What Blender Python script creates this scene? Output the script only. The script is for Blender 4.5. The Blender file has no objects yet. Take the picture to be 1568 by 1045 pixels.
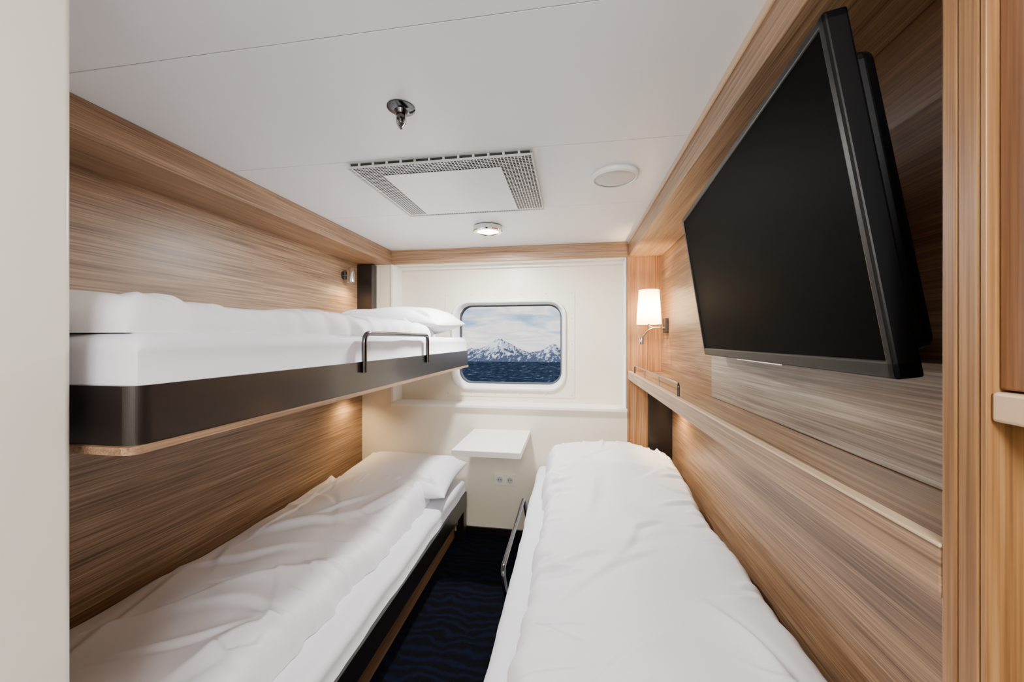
import bpy, bmesh, math, random, time
from mathutils import Vector, Matrix, noise
random.seed(4)
H=1.425   # camera height; all z below are relative to the camera, helpers add H
SC=bpy.context.scene
COL=SC.collection

# ---------------------------------------------------------------- materials
def lin(c):
    return tuple(((v/255)/12.92 if v/255<=0.04045 else (((v/255)+0.055)/1.055)**2.4) for v in c)+(1,)
def new_mat(name):
    m=bpy.data.materials.new(name); m.use_nodes=True
    nt=m.node_tree; b=nt.nodes['Principled BSDF']
    return m,nt,b
def simple(name,rgb,rough=.5,metal=0,coat=0,bump=0,bscale=200,spec=.5,emit=None,estr=0,var=0):
    m,nt,b=new_mat(name)
    b.inputs['Base Color'].default_value=lin(rgb)
    b.inputs['Roughness'].default_value=rough
    b.inputs['Metallic'].default_value=metal
    b.inputs['Coat Weight'].default_value=coat
    b.inputs['Coat Roughness'].default_value=.12
    b.inputs['Specular IOR Level'].default_value=spec
    tc=nt.nodes.new('ShaderNodeTexCoord')
    if bump or var:
        n=nt.nodes.new('ShaderNodeTexNoise'); n.inputs['Scale'].default_value=bscale; n.inputs['Detail'].default_value=4
        nt.links.new(tc.outputs['Object'],n.inputs['Vector'])
        if bump:
            bp=nt.nodes.new('ShaderNodeBump'); bp.inputs['Strength'].default_value=bump; bp.inputs['Distance'].default_value=.002
            nt.links.new(n.outputs['Fac'],bp.inputs['Height']); nt.links.new(bp.outputs['Normal'],b.inputs['Normal'])
        if var:
            mx=nt.nodes.new('ShaderNodeMix'); mx.data_type='RGBA'
            mx.inputs[6].default_value=tuple(v*(1-var) for v in lin(rgb)[:3])+(1,)
            mx.inputs[7].default_value=lin(rgb)
            nt.links.new(n.outputs['Fac'],mx.inputs[0]); nt.links.new(mx.outputs[2],b.inputs['Base Color'])
    if emit:
        b.inputs['Emission Color'].default_value=lin(emit); b.inputs['Emission Strength'].default_value=estr
    return m
def wood(name,dark,mid,light,axis='y',rough=.42,coat=.06,scale=1.0,off=0):
    m,nt,b=new_mat(name); N=nt.nodes; L=nt.links
    tc=N.new('ShaderNodeTexCoord')
    def mp(cross,along):
        q=N.new('ShaderNodeMapping'); s=[cross*scale]*3; s['xyz'.index(axis)]=along*scale
        q.inputs['Scale'].default_value=s; q.inputs['Location'].default_value=(off,off*1.7,off*.6)
        L.new(tc.outputs['Object'],q.inputs['Vector']); return q
    def nz(cross,along,det,dist,rg=.55):
        a=N.new('ShaderNodeTexNoise'); a.inputs['Scale'].default_value=1; a.inputs['Detail'].default_value=det; a.inputs['Roughness'].default_value=rg; a.inputs['Distortion'].default_value=dist
        L.new(mp(cross,along).outputs[0],a.inputs['Vector']); return a
    a=nz(8,.8,2,1.0); g=nz(100,1.6,3,.5,.55); f=nz(300,3.5,2,.05,.5)
    r=N.new('ShaderNodeValToRGB'); e=r.color_ramp.elements
    e[0].position=.37; e[0].color=lin(dark); e[1].position=.63; e[1].color=lin(light)
    x=r.color_ramp.elements.new(.5); x.color=lin(mid)
    def ma(src,k,prev=None):
        q=N.new('ShaderNodeMath'); q.operation='MULTIPLY_ADD'; q.inputs[1].default_value=k; q.inputs[2].default_value=0
        L.new(src.outputs['Fac'],q.inputs[0])
        if prev: L.new(prev.outputs[0],q.inputs[2])
        return q
    m3=ma(f,.42,ma(g,.36,ma(a,.22)))
    L.new(m3.outputs[0],r.inputs['Fac']); L.new(r.outputs['Color'],b.inputs['Base Color'])
    bp=N.new('ShaderNodeBump'); bp.inputs['Strength'].default_value=.12; bp.inputs['Distance'].default_value=.001
    L.new(f.outputs['Fac'],bp.inputs['Height']); L.new(bp.outputs['Normal'],b.inputs['Normal'])
    b.inputs['Roughness'].default_value=rough; b.inputs['Coat Weight'].default_value=coat; b.inputs['Coat Roughness'].default_value=.25
    return m

M_wood=wood('wood_laminate',(88,67,48),(134,107,82),(176,148,120))
M_woodr=wood('wood_laminate_right',(88,64,44),(133,102,73),(170,138,106),off=3)
M_woodr_shaded=wood('wood_laminate_right_shaded',(62,41,24),(92,64,40),(120,88,58),off=3)  # right wall laminate with the shade behind the TV put into its colour
M_woodv=wood('wood_vertical',(120,80,44),(154,108,66),(182,140,96),axis='z',off=1)
M_woodcol=wood('wood_column',(104,70,38),(132,93,53),(156,116,72),axis='z',scale=1.2,off=5)
M_wooddoor=wood('wood_door',(90,58,34),(116,78,48),(136,96,62),axis='z',scale=1.2,off=6)
M_woodtrim=wood('wood_trim',(98,73,52),(140,110,83),(174,143,113),off=7)
M_woodtrimx=wood('wood_trim_x',(106,77,54),(142,110,82),(172,142,112),axis='x',off=9)
M_woodgrey=wood('wood_grey_panel',(90,76,65),(132,117,104),(174,160,146),rough=.28,coat=.12,scale=1.0,off=2)
M_wooddark=wood('wood_dark',(60,36,22),(84,52,32),(106,70,44),axis='z',off=4)
M_edge=simple('edge_band',(190,162,130),.35,bump=.1)
M_ceil=simple('ceiling_paint',(226,228,231),.36,var=.02,bscale=3)
M_black=simple('seam_black',(45,42,40),.8,var=.2)
M_cream=simple('cream_laminate',(233,225,206),.38,var=.02,bscale=4)
M_part=simple('partition_paint',(232,227,214),.3,var=.02,bscale=4)
M_white=simple('white_laminate',(240,238,234),.3,var=.02,bscale=5)
M_whiteframe=simple('white_frame',(232,234,234),.3,var=.02,bscale=5)
M_brown=simple('dark_brown_metal',(20,14,12),.36,metal=0,coat=.3,var=.1,bscale=30)
M_chrome=simple('chrome',(215,215,215),.12,metal=1,var=.02)
M_dchrome=simple('dark_chrome',(95,95,98),.15,metal=1,var=.02)
M_bkplastic=simple('black_plastic',(4,4,5),.42,coat=0,spec=.16,var=.1)
M_screen=simple('screen_glass',(3,3,3),.5,spec=.01,var=.03,bscale=5)
M_socket=simple('socket_plastic',(232,226,212),.3,var=.02)
M_grey=simple('grey_plastic',(190,190,188),.4,var=.03)
M_gasket=simple('gasket',(60,64,70),.5,var=.1)

def cloth(name,rgb,bs=.25):
    m,nt,b=new_mat(name); N=nt.nodes; L=nt.links
    b.inputs['Base Color'].default_value=lin(rgb); b.inputs['Roughness'].default_value=.7
    b.inputs['Sheen Weight'].default_value=.05
    tc=N.new('ShaderNodeTexCoord')
    n=N.new('ShaderNodeTexNoise'); n.inputs['Scale'].default_value=6; n.inputs['Detail'].default_value=3; n.inputs['Distortion'].default_value=1.4
    w=N.new('ShaderNodeTexNoise'); w.inputs['Scale'].default_value=900
    L.new(tc.outputs['Object'],n.inputs['Vector']); L.new(tc.outputs['Object'],w.inputs['Vector'])
    b1=N.new('ShaderNodeBump'); b1.inputs['Strength'].default_value=bs; b1.inputs['Distance'].default_value=.02
    L.new(n.outputs['Fac'],b1.inputs['Height'])
    b2=N.new('ShaderNodeBump'); b2.inputs['Strength'].default_value=.06; b2.inputs['Distance'].default_value=.001
    L.new(w.outputs['Fac'],b2.inputs['Height']); L.new(b1.outputs['Normal'],b2.inputs['Normal'])
    L.new(b2.outputs['Normal'],b.inputs['Normal'])
    return m
M_cloth=cloth('white_bed_linen',(230,230,236),.09)
M_sheet=cloth('white_sheet',(224,225,233),.06)

# carpet
M_carpet,nt,b=new_mat('navy_carpet')
N=nt.nodes; L=nt.links
tc=N.new('ShaderNodeTexCoord'); w=N.new('ShaderNodeTexWave'); w.bands_direction='Y'
w.inputs['Scale'].default_value=6; w.inputs['Distortion'].default_value=9; w.inputs['Detail'].default_value=2; w.inputs['Detail Scale'].default_value=1.2
L.new(tc.outputs['Object'],w.inputs['Vector'])
r=N.new('ShaderNodeValToRGB'); r.color_ramp.elements[0].position=.3; r.color_ramp.elements[0].color=lin((6,7,11)); r.color_ramp.elements[1].position=1.0; r.color_ramp.elements[1].color=lin((8,13,34))
L.new(w.outputs['Fac'],r.inputs['Fac']); L.new(r.outputs['Color'],b.inputs['Base Color']); b.inputs['Roughness'].default_value=.95; b.inputs['Specular IOR Level'].default_value=.1
n=N.new('ShaderNodeTexNoise'); n.inputs['Scale'].default_value=500; L.new(tc.outputs['Object'],n.inputs['Vector'])
bp=N.new('ShaderNodeBump'); bp.inputs['Strength'].default_value=.6; bp.inputs['Distance'].default_value=.004
L.new(n.outputs['Fac'],bp.inputs['Height']); L.new(bp.outputs['Normal'],b.inputs['Normal'])

# ---------------------------------------------------------------- helpers
def finish(name,bm,mat,smooth=False,sharp=35):
    bm.normal_update()
    if smooth:
        for f in bm.faces: f.smooth=True
    if sharp:
        for e in bm.edges:
            if len(e.link_faces)==2 and e.calc_face_angle(0)>math.radians(sharp): e.smooth=False
    me=bpy.data.meshes.new(name); bm.to_mesh(me); bm.free()
    o=bpy.data.objects.new(name,me); COL.objects.link(o)
    mats=mat if isinstance(mat,(list,tuple)) else [mat]
    for m in mats: me.materials.append(m)
    return o
def add_box(bm,x0,x1,y0,y1,z0,z1,bevel=0,seg=2,mi=0,M=None,dz=None):
    dz=H if dz is None else dz
    r=bmesh.ops.create_cube(bm,size=1)
    vs=r['verts']
    for v in vs:
        v.co=Vector(((x0+x1)/2+v.co.x*(x1-x0),(y0+y1)/2+v.co.y*(y1-y0),(z0+z1)/2+v.co.z*(z1-z0)+dz))
    fs=set(f for v in vs for f in v.link_faces)
    for f in fs: f.material_index=mi
    if bevel>0:
        es=list(set(e for v in vs for e in v.link_edges))
        rr=bmesh.ops.bevel(bm,geom=es,offset=bevel,segments=seg,profile=.5,affect='EDGES')
        for f in rr['faces']: f.material_index=mi
def box(name,x0,x1,y0,y1,z0,z1,mat,bevel=.002,seg=2):
    bm=bmesh.new(); add_box(bm,x0,x1,y0,y1,z0,z1,bevel,seg)
    return finish(name,bm,mat)
def boxes(name,lst,mats,bevel=.002,seg=2):
    bm=bmesh.new()
    for t in lst: add_box(bm,*t[:6],bevel=(t[7] if len(t)>7 else bevel),seg=seg,mi=(t[6] if len(t)>6 else 0))
    return finish(name,bm,mats)
def vbox(name,x0,x1,y0,y1,z0,z1,mat,r=.03,seg=14):
    """box with vertical edges rounded (many facets, flat shaded walls stay flat)"""
    bm=bmesh.new(); add_box(bm,x0,x1,y0,y1,z0,z1)
    es=[e for e in bm.edges if abs(e.verts[0].co.z-e.verts[1].co.z)>1e-5]
    bmesh.ops.bevel(bm,geom=es,offset=r,segments=seg,profile=.5,affect='EDGES')
    return finish(name,bm,mat)
def group(name,parts,loc=(0,0,0)):
    e=bpy.data.objects.new(name,None); COL.objects.link(e); e.empty_display_size=.1
    for p in parts: p.parent=e
    return e
def lathe(name,prof,c,mat,seg=48,M=None,mis=None,smooth=True):
    bm=bmesh.new(); rings=[]
    M=M or Matrix.Identity(3)
    C=Vector((c[0],c[1],c[2]+H))
    for (r,z) in prof:
        if r<1e-6: rings.append([bm.verts.new(C+M@Vector((0,0,z)))])
        else: rings.append([bm.verts.new(C+M@Vector((r*math.cos(2*math.pi*i/seg),r*math.sin(2*math.pi*i/seg),z))) for i in range(seg)])
    for k in range(len(rings)-1):
        A,B=rings[k],rings[k+1]
        for i in range(seg):
            j=(i+1)%seg
            if len(A)==1 and len(B)==1: continue
            if len(A)==1: f=bm.faces.new((A[0],B[j],B[i]))
            elif len(B)==1: f=bm.faces.new((A[i],A[j],B[0]))
            else: f=bm.faces.new((A[i],A[j],B[j],B[i]))
            f.smooth=smooth
            if mis: f.material_index=mis[k]
    bmesh.ops.recalc_face_normals(bm,faces=bm.faces)
    return finish(name,bm,mat)
def tube(name,pts,r,mat,fil=.02):
    P=[Vector((p[0],p[1],p[2]+H)) for p in pts]; out=[P[0]]
    for i in range(1,len(P)-1):
        a,b,c=P[i-1],P[i],P[i+1]
        d1=(a-b); d2=(c-b); f=min(fil,d1.length*.45,d2.length*.45)
        p1=b+d1.normalized()*f; p2=b+d2.normalized()*f
        for k in range(7):
            t=k/6; out.append((1-t)**2*p1+2*t*(1-t)*b+t*t*p2)
    out.append(P[-1])
    cu=bpy.data.curves.new(name+'_c','CURVE'); cu.dimensions='3D'; cu.bevel_depth=r; cu.bevel_resolution=5; cu.use_fill_caps=True
    s=cu.splines.new('POLY'); s.points.add(len(out)-1)
    for i,p in enumerate(out): s.points[i].co=(*p,1)
    o=bpy.data.objects.new(name,cu); COL.objects.link(o)
    dg=bpy.context.evaluated_depsgraph_get(); me=bpy.data.meshes.new_from_object(o.evaluated_get(dg))
    bpy.data.objects.remove(o)
    o=bpy.data.objects.new(name,me); COL.objects.link(o); me.materials.clear(); me.materials.append(mat)
    for p in me.polygons: p.use_smooth=True
    return o
def rr_loop(cx,cz,hw,hh,r,n=10):
    pts=[]
    for (sx,sz,a0) in ((1,1,0),(-1,1,90),(-1,-1,180),(1,-1,270)):
        for k in range(n+1):
            a=math.radians(a0+90*k/n)
            pts.append((cx+sx*(hw-r)+r*abs(math.cos(a))*sx,cz+sz*(hh-r)+r*abs(math.sin(a))*sz))
    return pts
def loops_xz(name,loops,mat,cap=False,smooth=False,mis=None):
    bm=bmesh.new(); R=[]
    for l in loops:
        R.append([bm.verts.new((p[0],l[5],p[1]+H)) for p in rr_loop(*l[:5])])
    for k in range(len(R)-1):
        A,B=R[k],R[k+1]; n=len(A)
        for i in range(n):
            j=(i+1)%n
            f=bm.faces.new((A[i],A[j],B[j],B[i])); f.smooth=smooth
            if mis: f.material_index=mis[k]
    if cap: bm.faces.new(R[-1])
    return finish(name,bm,mat,sharp=60)

# ---------------------------------------------------------------- soft goods
def fbm(x,y,s,seed,o=4):
    v=0;a=1
    for i in range(o):
        v+=a*noise.noise(Vector((x*s+seed,y*s-seed*.7,seed*1.3+i*7))); s*=2; a*=.5
    return v
def sst(a,b,x):
    t=max(0,min(1,(x-a)/(b-a))); return t*t*(3-2*t)
def coords(a,b,r,n,k=7):
    e=[r*(1-math.cos(math.pi/2*i/k)) for i in range(k)]
    L=[a+q for q in e]+[a+r+(b-a-2*r)*i/n for i in range(n+1)]+[b-q for q in reversed(e)]
    return L
def make_folds(x0,x1,y0,y1,seed,n_in,n_hem,sides,expl=(),k_in=1.0,k_hem=1.0):
    R=random.Random(seed); F=[]
    for k in range(n_in):
        cx=R.uniform(x0+.1,x1-.1); cy=R.uniform(y0+.1,y1-.1); L=R.uniform(.12,.40); a=R.choice((.5,.9,1.3,1.9,2.4))+R.uniform(-.3,.3)
        F.append((cx,cy,a,L,k_in*R.uniform(.005,.012),R.uniform(.018,.042),R.uniform(-1,1)*.25,R.choice((-1,1))))
    for k in range(n_hem):     # gathers running in from the hem
        y=R.uniform(y0+.05,y1-.05); L=R.uniform(.05,.15)
        sd=R.choice(sides); x=(x1-L*.75) if sd else (x0+L*.75)
        a=R.uniform(-.45,.45)+(0 if sd else math.pi)
        F.append((x,y,a,L,k_hem*R.uniform(.006,.015),R.uniform(.009,.020),R.uniform(-1,1)*.2,R.choice((-1,1))))
    for k in range(10):
        x=R.uniform(x0+.05,x1-.05); L=R.uniform(.06,.16)
        F.append((x,y1-L*.7,math.pi/2+R.uniform(-.4,.4),L,R.uniform(.005,.011),R.uniform(.010,.02),R.uniform(-1,1)*.2,R.choice((-1,1))))
    F+=list(expl)
    return [(cx,cy,math.cos(a),math.sin(a),L,am,w,cv,sg) for (cx,cy,a,L,am,w,cv,sg) in F]
def fold_h(F,x,y):
    h=0
    for (cx,cy,c,s,L,am,w,cv,sg) in F:
        ux=x-cx; uy=y-cy
        if abs(ux)>L+.1 or abs(uy)>L+.1: continue
        a=(ux*c+uy*s)/L
        if a<-1 or a>1: continue
        d=(-ux*s+uy*c)-cv*L*a*a
        d*=sg
        t=(1-a*a)**2
        if d>0: p=math.exp(-(d/w)**1.5)
        else: p=math.exp(-(d/(w*.42))**2)-.35*math.exp(-((d+w*.9)/(w*.5))**2)
        h+=am*t*p
    return h
def pad(name,x0,x1,y0,y1,zb,T,r,mat,seed=1,low=.02,lows=2.2,wob=.02,extra=None,nx=90,ny=210,skirt=False,rz=None,sides=(1,1),folds=None,hem=0):
    X=coords(x0,x1,r,nx); Y=coords(y0,y1,r,ny)
    bm=bmesh.new(); G=[]
    rz=rz or T
    xm=(x0+x1)/2
    for j,y in enumerate(Y):
        row=[]
        for i,x in enumerate(X):
            dx=min(x-x0,x1-x); dy=min(y-y0,y1-y)
            px=math.sqrt(max(0,1-(1-min(dx,r)/r)**2)); py=math.sqrt(max(0,1-(1-min(dy,r)/r)**2))
            p=px*py
            w=max(0,1-min(dx,dy)/.12)
            sd=sides[1] if x>xm else sides[0]
            sx=wob*w*fbm(y,0,4,seed+3,3)*(1 if x>xm else -1)*sd
            if hem and dx<dy: sx+=hem*w*noise.noise(Vector((y*17,seed,3)))*sd*(1 if x>xm else -1)
            sy=wob*w*fbm(x,0,4,seed+5,3)*.6
            wx=x+.05*noise.noise(Vector((x*2.5,y*2.5,seed+.5))); wy=y+.05*noise.noise(Vector((x*2.5,y*2.5,seed+9.5)))
            h=low*fbm(wx,wy,lows,seed,2)
            if folds: h+=fold_h(folds,x,y)
            ex,ez=extra(x,y) if extra else (0,0)
            if skirt: z=T-rz+ rz*p + h*p
            else: z=(T+h+ez)*p
            row.append(bm.verts.new((x+sx+ex,y+sy,zb+z+H)))
        G.append(row)
    for j in range(len(Y)-1):
        for i in range(len(X)-1):
            bm.faces.new((G[j][i],G[j][i+1],G[j+1][i+1],G[j+1][i]))
    loop=G[0][:]+[G[j][-1] for j in range(1,len(Y))]+G[-1][-2::-1]+[G[j][0] for j in range(len(Y)-2,0,-1)]
    low_=[bm.verts.new((v.co.x,v.co.y,zb+H-.001)) for v in loop]
    n=len(loop)
    for i in range(n):
        j=(i+1)%n; bm.faces.new((loop[j],loop[i],low_[i],low_[j]))
    bm.faces.new(low_)
    return finish(name,bm,mat,smooth=True,sharp=0)
def pillow(name,cx,cy,cz,lx,ly,t,mat,seed=1,rot=0,tilt=0,bend=0):
    bm=bmesh.new(); n=64; tops=[];bots=[]
    R=Matrix.Rotation(rot,3,'Z')@Matrix.Rotation(tilt,3,'X')
    F=[]; Q=random.Random(seed)
    for sx in (-1,1):
        for sy in (-1,1):
            for k in range(4):
                a=math.atan2(-sy*ly,-sx*lx)+Q.uniform(-.7,.7); L=Q.uniform(.07,.14)
                F.append((sx*lx*.40+math.cos(a)*L*.5,sy*ly*.38+math.sin(a)*L*.5,math.cos(a),math.sin(a),L,Q.uniform(.006,.012),Q.uniform(.012,.022),Q.uniform(-.2,.2),Q.choice((-1,1))))
    for s in (1,-1):
        G=[]
        for j in range(n+1):
            row=[]
            for i in range(n+1):
                u=math.sin(math.pi/2*(2*i/n-1)); v=math.sin(math.pi/2*(2*j/n-1))
                pf=(max(0,1-abs(u)**2.6)**.5)*(max(0,1-abs(v)**2.6)**.5)
                x=u*lx/2*(1-.06*(1-v*v)); y=v*ly/2*(1-.06*(1-u*u))
                h=s*t/2*pf*(1+.2*fbm(x,y,3,seed,2)) 
                if s>0: h+=min(1,pf*2)*fold_h(F,x,y)
                else: h*=.6
                c=Vector((x,y,h+bend*(x/lx)**2))
                c=R@c
                row.append((cx+c.x,cy+c.y,cz+c.z+H))
            G.append(row)
        (tops if s>0 else bots).append(G)
    T=tops[0];B=bots[0]
    tv=[[bm.verts.new(T[j][i]) for i in range(n+1)] for j in range(n+1)]
    bv=[[tv[j][i] if (i in(0,n) or j in (0,n)) else bm.verts.new(B[j][i]) for i in range(n+1)] for j in range(n+1)]
    for j in range(n):
        for i in range(n):
            bm.faces.new((tv[j][i],tv[j][i+1],tv[j+1][i+1],tv[j+1][i]))
            try: bm.faces.new((bv[j][i],bv[j+1][i],bv[j+1][i+1],bv[j][i+1]))
            except ValueError: pass
    return finish(name,bm,mat,smooth=True,sharp=0)

def ex_top(x,y): return (0,.018*math.sin(max(0,min(1,(x+1.58)/.78))*math.pi))
def ex1(x,y):
    return (0,.03*sst(1.7,2.1,y)+.045*math.sin(max(0,min(1,(x+1.59)/.715))*math.pi))
def ex2(x,y):
    return (0,.105*sst(1.85,2.28,y)*(1-.35*sst(.3,.62,x))+.035*math.sin(max(0,min(1,(x+.15)/.785))*math.pi))
Fa=make_folds(-1.58,-.80,.56,2.1,3,8,20,(1,),k_in=.8,k_hem=.8)
Fb=make_folds(-1.59,-.875,.56,2.24,5,16,20,(1,),k_in=1.0,expl=(
  (-1.02,1.90,1.2,.28,.026,.034,.2,1),(-1.10,1.25,.7,.26,.026,.036,.2,-1),(-1.0,.98,1.1,.22,.026,.032,-.2,1),(-1.25,1.62,.5,.30,.020,.05,.1,1)))
Fc=make_folds(-.15,.625,.56,2.56,8,12,56,(0,0,0,1),k_in=.95,expl=(
  (.48,1.05,1.9,.22,.020,.035,.2,1),(.1,1.9,1.4,.30,.012,.06,.1,1),(.25,2.16,.05,.36,.016,.05,.05,-1)))
pad('duvet',-1.585,-.80,.56,2.10,.0135,.068,.045,M_cloth,seed=11,low=.018,lows=2.4,wob=.03,extra=ex_top,nx=85,ny=170,sides=(0,1),folds=Fa,hem=.014)
pad('duvet',-1.59,-.875,.56,2.24,-1.0185,.096,.055,M_cloth,seed=21,low=.032,lows=2.4,wob=.03,extra=ex1,nx=95,ny=220,sides=(0,1),folds=Fb,hem=.014)
pad('duvet',-.145,.625,.56,2.56,-.8835,.076,.045,M_cloth,seed=35,low=.024,lows=2.2,wob=.025,extra=ex2,nx=100,ny=250,sides=(1,.5),folds=Fc,hem=.022)

# ================================================================ ROOM SHELL
ZF=-H; ZC=.675; D=2.69
box('floor',-1.75,.85,-1.5,3.05,ZF-.06,ZF,M_carpet,0)
seams=[-1.5,-.41,.175,.765,1.315,1.915,3.05]
bm=bmesh.new()
for a,b_ in zip(seams[:-1],seams[1:]):
    add_box(bm,-1.75,.85,a+.0009,b_-.0009,ZC,ZC+.03,.001,2,0)
add_box(bm,-1.8,.9,-1.55,3.1,ZC+.025,ZC+.06,0,1,1)
finish('ceiling',bm,[M_ceil,M_black])
box('wall_left',-1.75,-1.6,.4,2.95,ZF,ZC,M_wood,0)
vbox('wall_partition',-1.75,-.813,-1.5,.5,ZF,ZC,M_part,.012)
box('wall_front',-.82,.85,-1.5,-1.35,ZF,ZC,M_cream,0)
boxes('wall_back',[(-1.75,.85,D,3.0,ZF,-.50),(-1.75,-1.35,D,3.0,-.51,ZC),(-1.36,.385,D+.02,3.0,.571,ZC)],[M_cream],.004)
loops_xz('wall_window_recess',[(-.4855,.04,.875,.56,.002,2.84),(-.48,-.042,.4415,.345,.125,2.84),(-.48,-.042,.4415,.345,.125,3.02)],M_cream)
box('window_sill',-1.352,.381,2.668,2.845,-.503,-.48,M_white,.004)
boxes('trim_recess',[(-1.36,-1.352+.012,2.682,2.84,-.48,.571),(.369,.379,2.70,2.84,-.48,.571),(-1.35,.378,2.80,2.84,.548,.571)],[M_white],.002)
box('trim_back',-1.352,.381,D-.012,D+.02,.571,ZC,M_woodtrimx,.002)
boxes('baseboard_back',[(-.84,-.2,D-.012,D,ZF,ZF+.05)],[M_brown],.002)
boxes('wall_right',[(.607,.85,1.54,2.95,-.22,ZC)],[M_woodr],.0)
boxes('wall_right_niche',[(.607,.85,.46,1.54,-.22,ZC)],[M_woodr_shaded],.0)
boxes('wall_right_lower',[(.67,.85,.44,2.95,ZF,-.22)],[M_woodr],.0)
box('wall_right_end',.381,.85,D,3.0,-.22,ZC,M_woodv,.002)
box('wall_right_end_lower',.381,.518,D-.004,3.0,ZF,-.22,M_woodv,.002)
box('trim_headboard_panel',.518,.67,D-.03,D+.01,ZF+.3,-.275,M_brown,.003)
box('wall_right_entrance',.62,.85,-1.5,.42,ZF,ZC,M_wooddark,0)
boxes('trim_valance_left',[(-1.6,-1.35,.4,D,.571,ZC)],[M_woodtrim],.003)
boxes('trim_valance_right',[(.39,.607,-1.4,D,.571,ZC)],[M_woodtrim],.003)
boxes('trim_valance_edge',[(.383,.3905,-1.4,D-.012,.655,ZC)],[M_edge],.002)

box('tv_backing_panel',.53,.607,.462,1.54,-.2195,-.035,M_woodgrey,.002)

s1=box('shelf_board',.40,.669,.462,D-.004,-.262,-.22,M_woodr,.001)
s2=box('shelf_front',.385,.40,.462,D-.004,-.275,-.2185,M_woodtrim,.003)
s3=box('shelf_lip',.3835,.4015,.462,D-.004,-.2205,-.2160,M_edge,.0015)
s4=tube('gallery_rail',[(.40,2.49,-.216),(.40,2.49,-.168),(.40,1.5,-.168),(.40,1.5,-.216)],.0045,M_dchrome,.015)
s5=[lathe('rail_post_%d'%i,[(0,0),(.003,0),(.003,.047),(0,.047)],(.40,y,-.217),M_chrome,12) for i,y in enumerate((1.83,2.16))]
group('wall_shelf',[s1,s2,s3,s4]+s5)

c1=[box('post_a',.385,.5,.4458,.4615,ZF,ZC,M_woodcol,.002),box('post_b',.385,.5,.4245,.4448,ZF,ZC,M_woodcol,.002),box('post_c',.385,.5,.4185,.4235,ZF,ZC,M_woodcol,.001)]
c1+=[box('door_panel',.395,.415,-.30,.4178,-.047,ZC-.105,M_wooddoor,.002),
 box('door_edge',.388,.62,-.30,.4178,-.077,-.049,M_edge,.003),
 box('inner_back',.605,.62,-.30,.4178,ZF,-.077,M_wooddark,.001),
 box('base',.40,.605,-.30,.4178,ZF,ZF+.08,M_wooddark,.001),
 box('side',.395,.62,-.33,-.301,ZF,ZC-.105,M_woodv,.001),
 box('divider',.42,.6,.05,.065,ZF+.08,-.077,M_wooddark,.001)]
group('wardrobe',c1)

# ================================================================ WINDOW
W=[loops_xz('cover_plate',[(-.4785,-.0375,.5025,.4025,.012,2.8395),(-.4785,-.0375,.5025,.4025,.012,2.836),(-.48,-.042,.4415,.345,.125,2.836)],M_cream),
 loops_xz('frame_rim',[(-.483,-.043,.444,.347,.128,2.838),(-.483,-.043,.444,.347,.128,2.822),(-.483,-.043,.437,.340,.122,2.816),(-.483,-.043,.424,.327,.11,2.818),(-.48,-.041,.417,.320,.105,2.83),(-.478,-.039,.408,.312,.10,2.90),(-.478,-.039,.400,.304,.094,2.902)],M_whiteframe,smooth=True),
 loops_xz('gasket',[(-.478,-.039,.404,.309,.098,2.899),(-.478,-.039,.397,.302,.092,2.897),(-.478,-.039,.394,.299,.09,2.905),(-.478,-.039,.394,.299,.09,2.94)],M_gasket)]
gm,nt,b=new_mat('window_glass'); N=nt.nodes; L=nt.links
tr=N.new('ShaderNodeBsdfTransparent'); gl=N.new('ShaderNodeBsdfGlossy'); gl.inputs['Roughness'].default_value=.02
mx=N.new('ShaderNodeMixShader'); fr=N.new('ShaderNodeFresnel'); fr.inputs[0].default_value=1.15
L.new(fr.outputs[0],mx.inputs[0]); L.new(tr.outputs[0],mx.inputs[1]); L.new(gl.outputs[0],mx.inputs[2]); L.new(mx.outputs[0],N['Material Output'].inputs[0])
W.append(loops_xz('glass',[(-.478,-.039,.3965,.3015,.092,2.92),(-.478,-.039,.2,.15,.04,2.92)],gm,cap=True))
bm=bmesh.new()
pp=[]
for i in range(6): 
    for zz in (.345,-.42): pp.append((-.96+i*.1925,zz))
for i in range(1,4):
    for xx in (-.962,.004): pp.append((xx,.345-i*.19))
for (x,z) in pp:
    r_=bmesh.ops.create_uvsphere(bm,u_segments=10,v_segments=6,radius=.005)
    for v in r_['verts']: v.co=Vector((x+v.co.x,2.836+v.co.y*.5,z+v.co.z+H))
W.append(finish('screws',bm,M_grey,True))
group('window_1',W)

# ================================================================ OUTSIDE
sm,nt,b=new_mat('sea_water'); N=nt.nodes; L=nt.links
tc=N.new('ShaderNodeTexCoord'); n=N.new('ShaderNodeTexNoise'); n.inputs['Scale'].default_value=1.0; n.inputs['Detail'].default_value=6; n.inputs['Distortion'].default_value=.6
mpn=N.new('ShaderNodeMapping'); mpn.inputs['Scale'].default_value=(.6,.3,1)
L.new(tc.outputs['Object'],mpn.inputs['Vector']); L.new(mpn.outputs[0],n.inputs['Vector'])
r=N.new('ShaderNodeValToRGB'); e=r.color_ramp.elements; e[0].position=.40; e[0].color=lin((24,34,50)); e[1].position=.76; e[1].color=lin((108,120,136))
x_=e.new(.60); x_.color=lin((38,52,72))
L.new(n.outputs['Fac'],r.inputs['Fac']); L.new(r.outputs['Color'],b.inputs['Base Color']); b.inputs['Roughness'].default_value=.6; b.inputs['Specular IOR Level'].default_value=.0
bm=bmesh.new(); vs=[bm.verts.new(p) for p in ((-500,6,H-12),(500,6,H-12),(500,215,H-12),(-500,215,H-12))]; bm.faces.new(vs)
finish('sea',bm,sm)
mm,nt,b=new_mat('snowy_rock'); N=nt.nodes; L=nt.links
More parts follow.
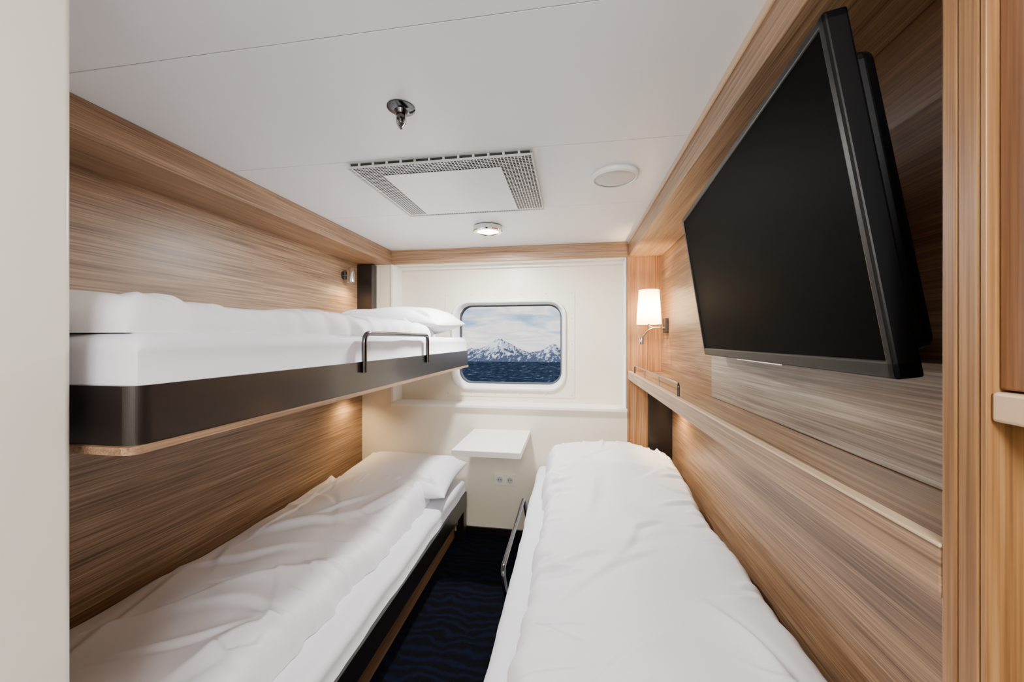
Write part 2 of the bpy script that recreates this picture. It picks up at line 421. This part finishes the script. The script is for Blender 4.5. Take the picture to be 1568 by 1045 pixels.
tc=N.new('ShaderNodeTexCoord'); n=N.new('ShaderNodeTexNoise'); n.inputs['Scale'].default_value=.35; n.inputs['Detail'].default_value=7; n.inputs['Roughness'].default_value=.62; n.inputs['Distortion'].default_value=.8
mpn=N.new('ShaderNodeMapping'); mpn.inputs['Scale'].default_value=(1.6,.4,.8)
L.new(tc.outputs['Object'],mpn.inputs['Vector']); L.new(mpn.outputs[0],n.inputs['Vector'])
sx=N.new('ShaderNodeSeparateXYZ'); L.new(tc.outputs['Object'],sx.inputs[0])
mr=N.new('ShaderNodeMapRange'); mr.inputs['From Min'].default_value=H-12; mr.inputs['From Max'].default_value=H-3; mr.inputs['To Min'].default_value=-.16; mr.inputs['To Max'].default_value=.05
L.new(sx.outputs['Z'],mr.inputs['Value'])
ad=N.new('ShaderNodeMath'); ad.operation='ADD'; L.new(n.outputs['Fac'],ad.inputs[0]); L.new(mr.outputs[0],ad.inputs[1])
r=N.new('ShaderNodeValToRGB'); e=r.color_ramp.elements; e[0].position=.41; e[0].color=lin((70,82,106)); e[1].position=.53; e[1].color=lin((214,222,236))
L.new(ad.outputs[0],r.inputs['Fac']); L.new(r.outputs['Color'],b.inputs['Base Color']); b.inputs['Roughness'].default_value=.9; b.inputs['Specular IOR Level'].default_value=0
bm=bmesh.new(); G=[]
nxm,nym=480,60
def peak(q):
    g=lambda c,w,h,p=1.3:h*math.exp(-abs((q-c)/w)**p)
    return g(-.188,.050,11.8)+g(-.045,.036,7.2,1.5)+g(-.275,.03,2.6)+g(.08,.06,5)+g(-.40,.06,7)+g(-.6,.1,8)+g(.35,.1,7)+1.2
for j in range(nym+1):
    row=[]; y=198+j*1.6
    for i in range(nxm+1):
        x=-200+i*(340/nxm)
        q=x/y; t=j/nym
        env=math.sin(math.pi*min(1,t*1.0))**.9
        rd=0;a=1;s=.07
        for k in range(5):
            rd+=a*(1-abs(noise.noise(Vector((x*s,y*s*.8,k*5.3))))*2.2); a*=.55; s*=2.1
        h=(peak(q)*(.74+.17*rd))*env*1.05
        row.append(bm.verts.new((x,y,H-12.3+h)))
    G.append(row)
for j in range(nym):
    for i in range(nxm): bm.faces.new((G[j][i],G[j][i+1],G[j+1][i+1],G[j+1][i]))
finish('mountain_range',bm,mm,sharp=0)

wd=bpy.data.worlds.new('sky'); SC.world=wd; wd.use_nodes=True; nt=wd.node_tree; N=nt.nodes; L=nt.links
bg=N['Background']; tc=N.new('ShaderNodeTexCoord'); mpn=N.new('ShaderNodeMapping'); mpn.inputs['Scale'].default_value=(4,4,17); mpn.inputs['Location'].default_value=(.6,.2,.35)
n=N.new('ShaderNodeTexNoise'); n.inputs['Scale'].default_value=1.6; n.inputs['Detail'].default_value=6; n.inputs['Roughness'].default_value=.5; n.inputs['Distortion'].default_value=.4
L.new(tc.outputs['Generated'],mpn.inputs['Vector']); L.new(mpn.outputs[0],n.inputs['Vector'])
r=N.new('ShaderNodeValToRGB'); e=r.color_ramp.elements; e[0].position=.34; e[0].color=lin((140,170,200)); e[1].position=.64; e[1].color=lin((252,244,238))
x_=e.new(.43); x_.color=lin((194,206,218)); x_=e.new(.50); x_.color=lin((244,236,232)); x_=e.new(.57); x_.color=lin((212,213,220))
L.new(n.outputs['Fac'],r.inputs['Fac']); L.new(r.outputs['Color'],bg.inputs['Color']); bg.inputs['Strength'].default_value=2.0
sun=bpy.data.lights.new('sun','SUN'); sun.energy=2.4; sun.angle=.05; so=bpy.data.objects.new('sun',sun); COL.objects.link(so)
so.rotation_euler=Vector((.9,.35,-.4)).to_track_quat('-Z','Y').to_euler()

# ================================================================ BEDS
def tray_bed(name,x0,x1,y0,y1,zr0,zr1,mt,underboard=True,sheetseed=2):
    parts=[vbox('side_rail',x0+.002,x1,y0,y1,zr0,zr1,M_brown,.028)]
    parts.append(pad('mattress',x0+.004,x1-.012,y0+.012,y1-.004,zr1-.02,mt-zr1+.02,.035,M_sheet,seed=sheetseed,low=.006,wob=.008,skirt=True,rz=.035,nx=50,ny=130,sides=(0,1) if x0<-1 else (1,0)))
    if underboard: parts.append(vbox('under_board',x0+.002,x1+.004,y0-.008,y1,zr0-.014,zr0-.0005,M_woodtrim,.02))
    return parts
P=tray_bed('bunk_bed',-1.6,-.75,.541,2.687,-.187,-.082,.012)
P.append(tube('guard_rail',[(-.742,1.262,-.12),(-.742,1.262,.022),(-.742,1.868,.022),(-.742,1.868,-.12)],.0095,M_dchrome,.035))
group('bunk_bed',P)
box('trim_bunk_bracket',-1.6,-1.478,2.62,D,.02,.565,M_brown,.004)
P=tray_bed('single_bed',-1.6,-.75,.541,2.66,-1.215,-1.11,-1.02,underboard=False,sheetseed=6)
P.append(box('kick_board',-1.598,-.83,.56,2.60,ZF,-1.215,M_woodtrim,.002))
P.append(box('leg',-.80,-.756,2.58,2.655,ZF,-1.21,M_brown,.004))
group('single_bed',P)
P=tray_bed('single_bed',-.235,.67,.50,2.66,-1.08,-.975,-.885,underboard=False,sheetseed=9)
P.append(box('kick_board',-.15,.66,.52,2.60,ZF,-1.08,M_woodtrim,.002))
P.append(tube('grab_rail',[(-.244,2.08,-1.0),(-.262,2.08,-.885),(-.262,1.42,-.885),(-.244,1.42,-1.0)],.0095,M_dchrome,.035))
group('single_bed.001',P)

pillow('pillow',-1.12,2.34,.096,.73,.56,.225,M_cloth,3,tilt=.05)
pillow('pillow',-1.14,2.405,-.925,.78,.50,.25,M_cloth,8,tilt=.10)

# ================================================================ TABLE / SOCKETS
t1=box('table_top',-.706,-.290,2.15,D-.001,-.694,-.657,M_white,.004)
t2=box('bracket',-.62,-.38,2.55,D-.001,-.73,-.694,M_white,.003)
group('wall_table',[t1,t2])
def socket(name,c,axis,n=2):
    ps=[]; w=.08*n
    bm=bmesh.new(); add_box(bm,-w/2,w/2,-.010,0,-.042,.042,.003,2,dz=0)
    o=finish('plate',bm,M_socket); ps.append(o)
    for i in range(n):
        x=(i-(n-1)/2)*.075
        Mx=Matrix.Rotation(math.pi/2,3,'X')
        q=lathe('insert_%d'%i,[(.032,.0095),(.032,.0145),(.0215,.0145),(.0205,.0105),(0,.0105)],(x,0,-H),[M_socket,M_grey],32,M=Mx,mis=[0,0,1,1]); ps.append(q)
        bm=bmesh.new()
        for sx in (-.009,.009):
            add_box(bm,x+sx-.003,x+sx+.003,-.0115,-.0103,-.003,.003,.0005,1,dz=0)
        ps.append(finish('contacts_%d'%i,bm,M_black))
    e=group(name,ps); e.location=(c[0],c[1],c[2]+H); e.rotation_euler=(0,0,0 if axis=='y' else -math.pi/2)
    return e
socket('power_socket',(-.477,D-.0005,-1.02),'y',2)
socket('power_socket',(.6065,1.78,.002),'x',1)

# ================================================================ CEILING FIXTURES
x0,x1,y0,y1=-.853,-.135,1.325,1.90; zt=ZC-.018
bm=bmesh.new(); cs=.0125; nx=int((x1-x0-.012)/cs); ny=int((y1-y0-.012)/cs)
sxs=(x1-x0-.012)/nx; sys_=(y1-y0-.012)/ny
def q4(a,b,c,d,mi=0):
    f=bm.faces.new([bm.verts.new(p) for p in (a,b,c,d)]); f.material_index=mi
for j in range(ny):
    for i in range(nx):
        xa=x0+.006+i*sxs; ya=y0+.006+j*sys_; xb=xa+sxs; yb=ya+sys_
        cxm=(xa+xb)/2; cym=(ya+yb)/2; z=zt+H
        if -.742<cxm<-.262 and 1.405<cym<1.872:
            q4((xa,ya,z),(xa,yb,z),(xb,yb,z),(xb,ya,z)); continue
        m=sxs*.12
        o4=[(xa,ya,z),(xa,yb,z),(xb,yb,z),(xb,ya,z)]
        i4=[(xa+m,ya+m,z),(xa+m,yb-m,z),(xb-m,yb-m,z),(xb-m,ya+m,z)]
        for k in range(4): q4(o4[k],o4[(k+1)%4],i4[(k+1)%4],i4[k])
v1=finish('perforated_plate',bm,M_whiteframe)
bm=bmesh.new()
for t in ((x0,x0+.006,y0,y1),(x1-.006,x1,y0,y1),(x0+.006,x1-.006,y0,y0+.006),(x0+.006,x1-.006,y1-.006,y1)):
    add_box(bm,*t,zt-.002,zt+.006,.001,1)
v2=finish('frame',bm,M_grey)
v3=box('dark_plenum',x0+.012,x1-.012,y0+.008,y1-.008,zt+.007,ZC+.001,M_black,0)
bm=bmesh.new()
for i in range(12):
    xx=x0+.05+i*(x1-x0-.1)/11
    add_box(bm,xx-.004,xx+.004,y0+.003,y0+.012,zt,ZC+.001,0,1)
v4=finish('clips',bm,M_grey)
v5=box('center_plate',-.74,-.264,1.405,1.872,zt-.0025,zt-.0005,M_ceil,.0008)
group('air_vent',[v1,v2,v3,v4,v5])

M_glow=simple('lamp_diffuser',(255,250,240),.4,emit=(255,244,224),estr=14)
c=(-.493,2.193,ZC)
group('fill_fixture',[lathe('ring',[(0,0),(.075,0),(.086,-.006),(.088,-.03),(.084,-.036),(.066,-.037),(.064,-.030)],c,M_chrome,56),
 lathe('diffuser',[(.0645,-.031),(.05,-.034),(0,-.035)],c,M_glow,48)])
c=(.175,1.588,ZC)
group('smoke_detector',[lathe('ring',[(0,0),(.094,0),(.097,-.006),(.094,-.015),(.084,-.019),(.081,-.015)],c,M_whiteframe,56),
 lathe('cover',[(.081,-.014),(.05,-.021),(0,-.023)],c,M_grey,48)])
c=(-.49,1.03,ZC)
group('fire_sprinkler',[lathe('escutcheon',[(0,0),(.040,0),(.040,-.003),(.034,-.007),(.020,-.010),(.016,-.020),(0,-.020)],c,M_dchrome,40),
 lathe('body',[(.012,-.018),(.013,-.032),(.009,-.036),(.006,-.045),(.010,-.047),(.010,-.050),(.004,-.052),(.004,-.062),(.0,-.064)],c,M_dchrome,24),
 tube('frame_arm',[(c[0]-.014,c[1],c[2]-.02),(c[0]-.014,c[1],c[2]-.045),(c[0],c[1],c[2]-.062),(c[0]+.014,c[1],c[2]-.045),(c[0]+.014,c[1],c[2]-.02)],.0025,M_chrome,.006)])

# ================================================================ TELEVISION
u=Vector((.0722,.9974,-.004)).normalized(); v=Vector((-.1346,.0963,.9855)); v=(v-u*.045).normalized(); nn=u.cross(v).normalized()
TM=Matrix(((u.x,v.x,nn.x,.4029),(u.y,v.y,nn.y,1.001),(u.z,v.z,nn.z,.195+H),(0,0,0,1)))
w,h=.893,.502
def tb(name,lst,mat,bev=.003,seg=3):
    bm=bmesh.new()
    for t in lst: add_box(bm,*t,bev,seg,dz=0)
    o=finish(name,bm,mat); o.data.transform(TM); return o
fr_=.016
tv=[tb('bezel',[(-w/2,w/2,h/2-fr_,h/2,0,.030),(-w/2,w/2,-h/2,-h/2+.024,0,.030),(-w/2,-w/2+fr_,-h/2,h/2,0,.030),(w/2-fr_,w/2,-h/2,h/2,0,.030)],M_bkplastic,.004),
 tb('screen',[(-w/2+.012,w/2-.012,-h/2+.02,h/2-.012,.003,.012)],M_screen,0.0005,1),
 tb('back_cover',[(-w/2+.006,w/2-.006,-h/2+.006,h/2-.006,.012,.034)],M_bkplastic,.008),
 tb('back_bulge',[(-w/2+.02,w/2-.10,-h/2+.03,h/2-.05,.03,.068)],M_bkplastic,.018,4),
 tb('chrome_strip',[(-.13,.13,-h/2-.003,-h/2+.004,.002,.012)],M_chrome,.002),
 tb('wall_mount',[(-.20,.20,-.06,.10,.060,.10),(-.06,.06,-.04,.08,.09,.185)],M_bkplastic,.004)]
group('television',tv)

# ================================================================ LAMPS
shade,nt,b=new_mat('lamp_shade_fabric'); N=nt.nodes; L=nt.links
tl=N.new('ShaderNodeBsdfTranslucent'); tl.inputs['Color'].default_value=lin((255,240,215))
b.inputs['Base Color'].default_value=lin((250,242,225)); b.inputs['Emission Color'].default_value=lin((255,232,192)); b.inputs['Emission Strength'].default_value=6
n=N.new('ShaderNodeTexNoise'); n.inputs['Scale'].default_value=300
mx=N.new('ShaderNodeMixShader'); mx.inputs[0].default_value=.5
L.new(b.outputs[0],mx.inputs[1]); L.new(tl.outputs[0],mx.inputs[2]); L.new(mx.outputs[0],N['Material Output'].inputs[0])
c=(.492,2.52,0)
A=[lathe('shade',[(.076,.097),(.062,.316)],(c[0],c[1],0),shade,40),
 box('wall_plate',.585,.607,2.50,2.56,.04,.135,M_dchrome,.003),
 tube('arm',[(.59,2.53,.075),(.492,2.53,.075),(.492,2.52,.17)],.006,M_chrome,.03),
 tube('flex_arm',[(.59,2.515,.06),(.54,2.46,.075),(.47,2.42,.06),(.43,2.40,.01)],.005,M_chrome,.04),
 lathe('reading_head',[(0,0),(.012,0),(.015,.03),(.012,.045),(0,.045)],(.425,2.397,-.03),M_chrome,24)]
group('wall_lamp',A)
def reading(name,x,y,z,s,k=1.0):
    a=lathe('base',[(0,0),(.030*k,0),(.030*k,.012),(0,.012)],(x,y,z),M_dchrome,28,M=Matrix.Rotation(s*math.pi/2,3,'Y'))
    b_=lathe('head',[(0,.055*k),(.022*k,.055*k),(.027*k,.046*k),(.027*k,-.046*k),(.022*k,-.046*k),(.019*k,-.03*k),(0,-.03*k)],(x+s*.055,y,z-.004),M_chrome,28)
    c_=tube('stem',[(x+s*.006,y,z),(x+s*.04,y,z)],.006,M_chrome)
    d_=lathe('bulb',[(.018*k,-.031*k),(0,-.032*k)],(x+s*.055,y,z-.004),M_glow,20)
    group(name,[a,b_,c_,d_])
reading('reading_light',-1.6,2.45,.455,1)
reading('reading_light',-1.6,2.45,-.36,1)
reading('reading_light',.67,2.40,-.345,-1,.8)

def light(name,kind,loc,energy,color=(1,.86,.68),size=.1,target=None,spot=None,blend=.6):
    l=bpy.data.lights.new(name,kind); l.energy=energy; l.color=color
    if kind=='AREA': l.shape='DISK'; l.size=size
    elif kind!='SUN': l.shadow_soft_size=size
    if spot: l.spot_size=math.radians(spot); l.spot_blend=blend
    o=bpy.data.objects.new(name,l); COL.objects.link(o); o.location=(loc[0],loc[1],loc[2]+H)
    if target: o.rotation_euler=(Vector(target)-Vector(loc)).to_track_quat('-Z','Y').to_euler()
    return o
WARM=(1,.66,.31)
light('lamp_light_bed','POINT',(.492,2.52,.20),20.0,WARM,.03)
light('light_read_upper','SPOT',(-1.50,2.45,.37),9,WARM,.03,(-1.58,2.43,.05),160,1)
light('light_read_lower','SPOT',(-1.50,2.45,-.44),10,WARM,.03,(-1.58,2.43,-.76),160,1)
light('light_read_right','SPOT',(.57,2.40,-.41),12,WARM,.03,(.65,2.38,-.75),160,1)
light('light_ceiling_lamp','AREA',(-.493,2.193,ZC-.045),42,(1,.98,.95),.13,(-.493,2.193,-1))
for i,(x,y,p) in enumerate(((.08,-.55,47),(.08,-1.05,44))):  # unseen fill lights added behind the camera, with made-up ceiling fixtures
    c=(x,y,ZC)
    group('fill_fixture',[lathe('ring',[(0,0),(.15,0),(.165,-.006),(.165,-.03),(.155,-.036)],c,M_chrome,56),lathe('diffuser',[(.156,-.031),(.1,-.034),(0,-.035)],c,M_glow,48)])
    light('light_fill_entrance_%d'%i,'POINT',(x,y,ZC-.20),p,(.98,.98,1),.13)

# ================================================================ CAMERA
cam=bpy.data.cameras.new('camera'); cam.sensor_width=36; cam.lens=36*575/1568; cam.clip_start=.01; cam.clip_end=2000
cam.shift_y=-.0016
co=bpy.data.objects.new('camera',cam); COL.objects.link(co); co.location=(0,0,H)
co.rotation_euler=(math.radians(90),0,math.radians(8.99)); SC.camera=co
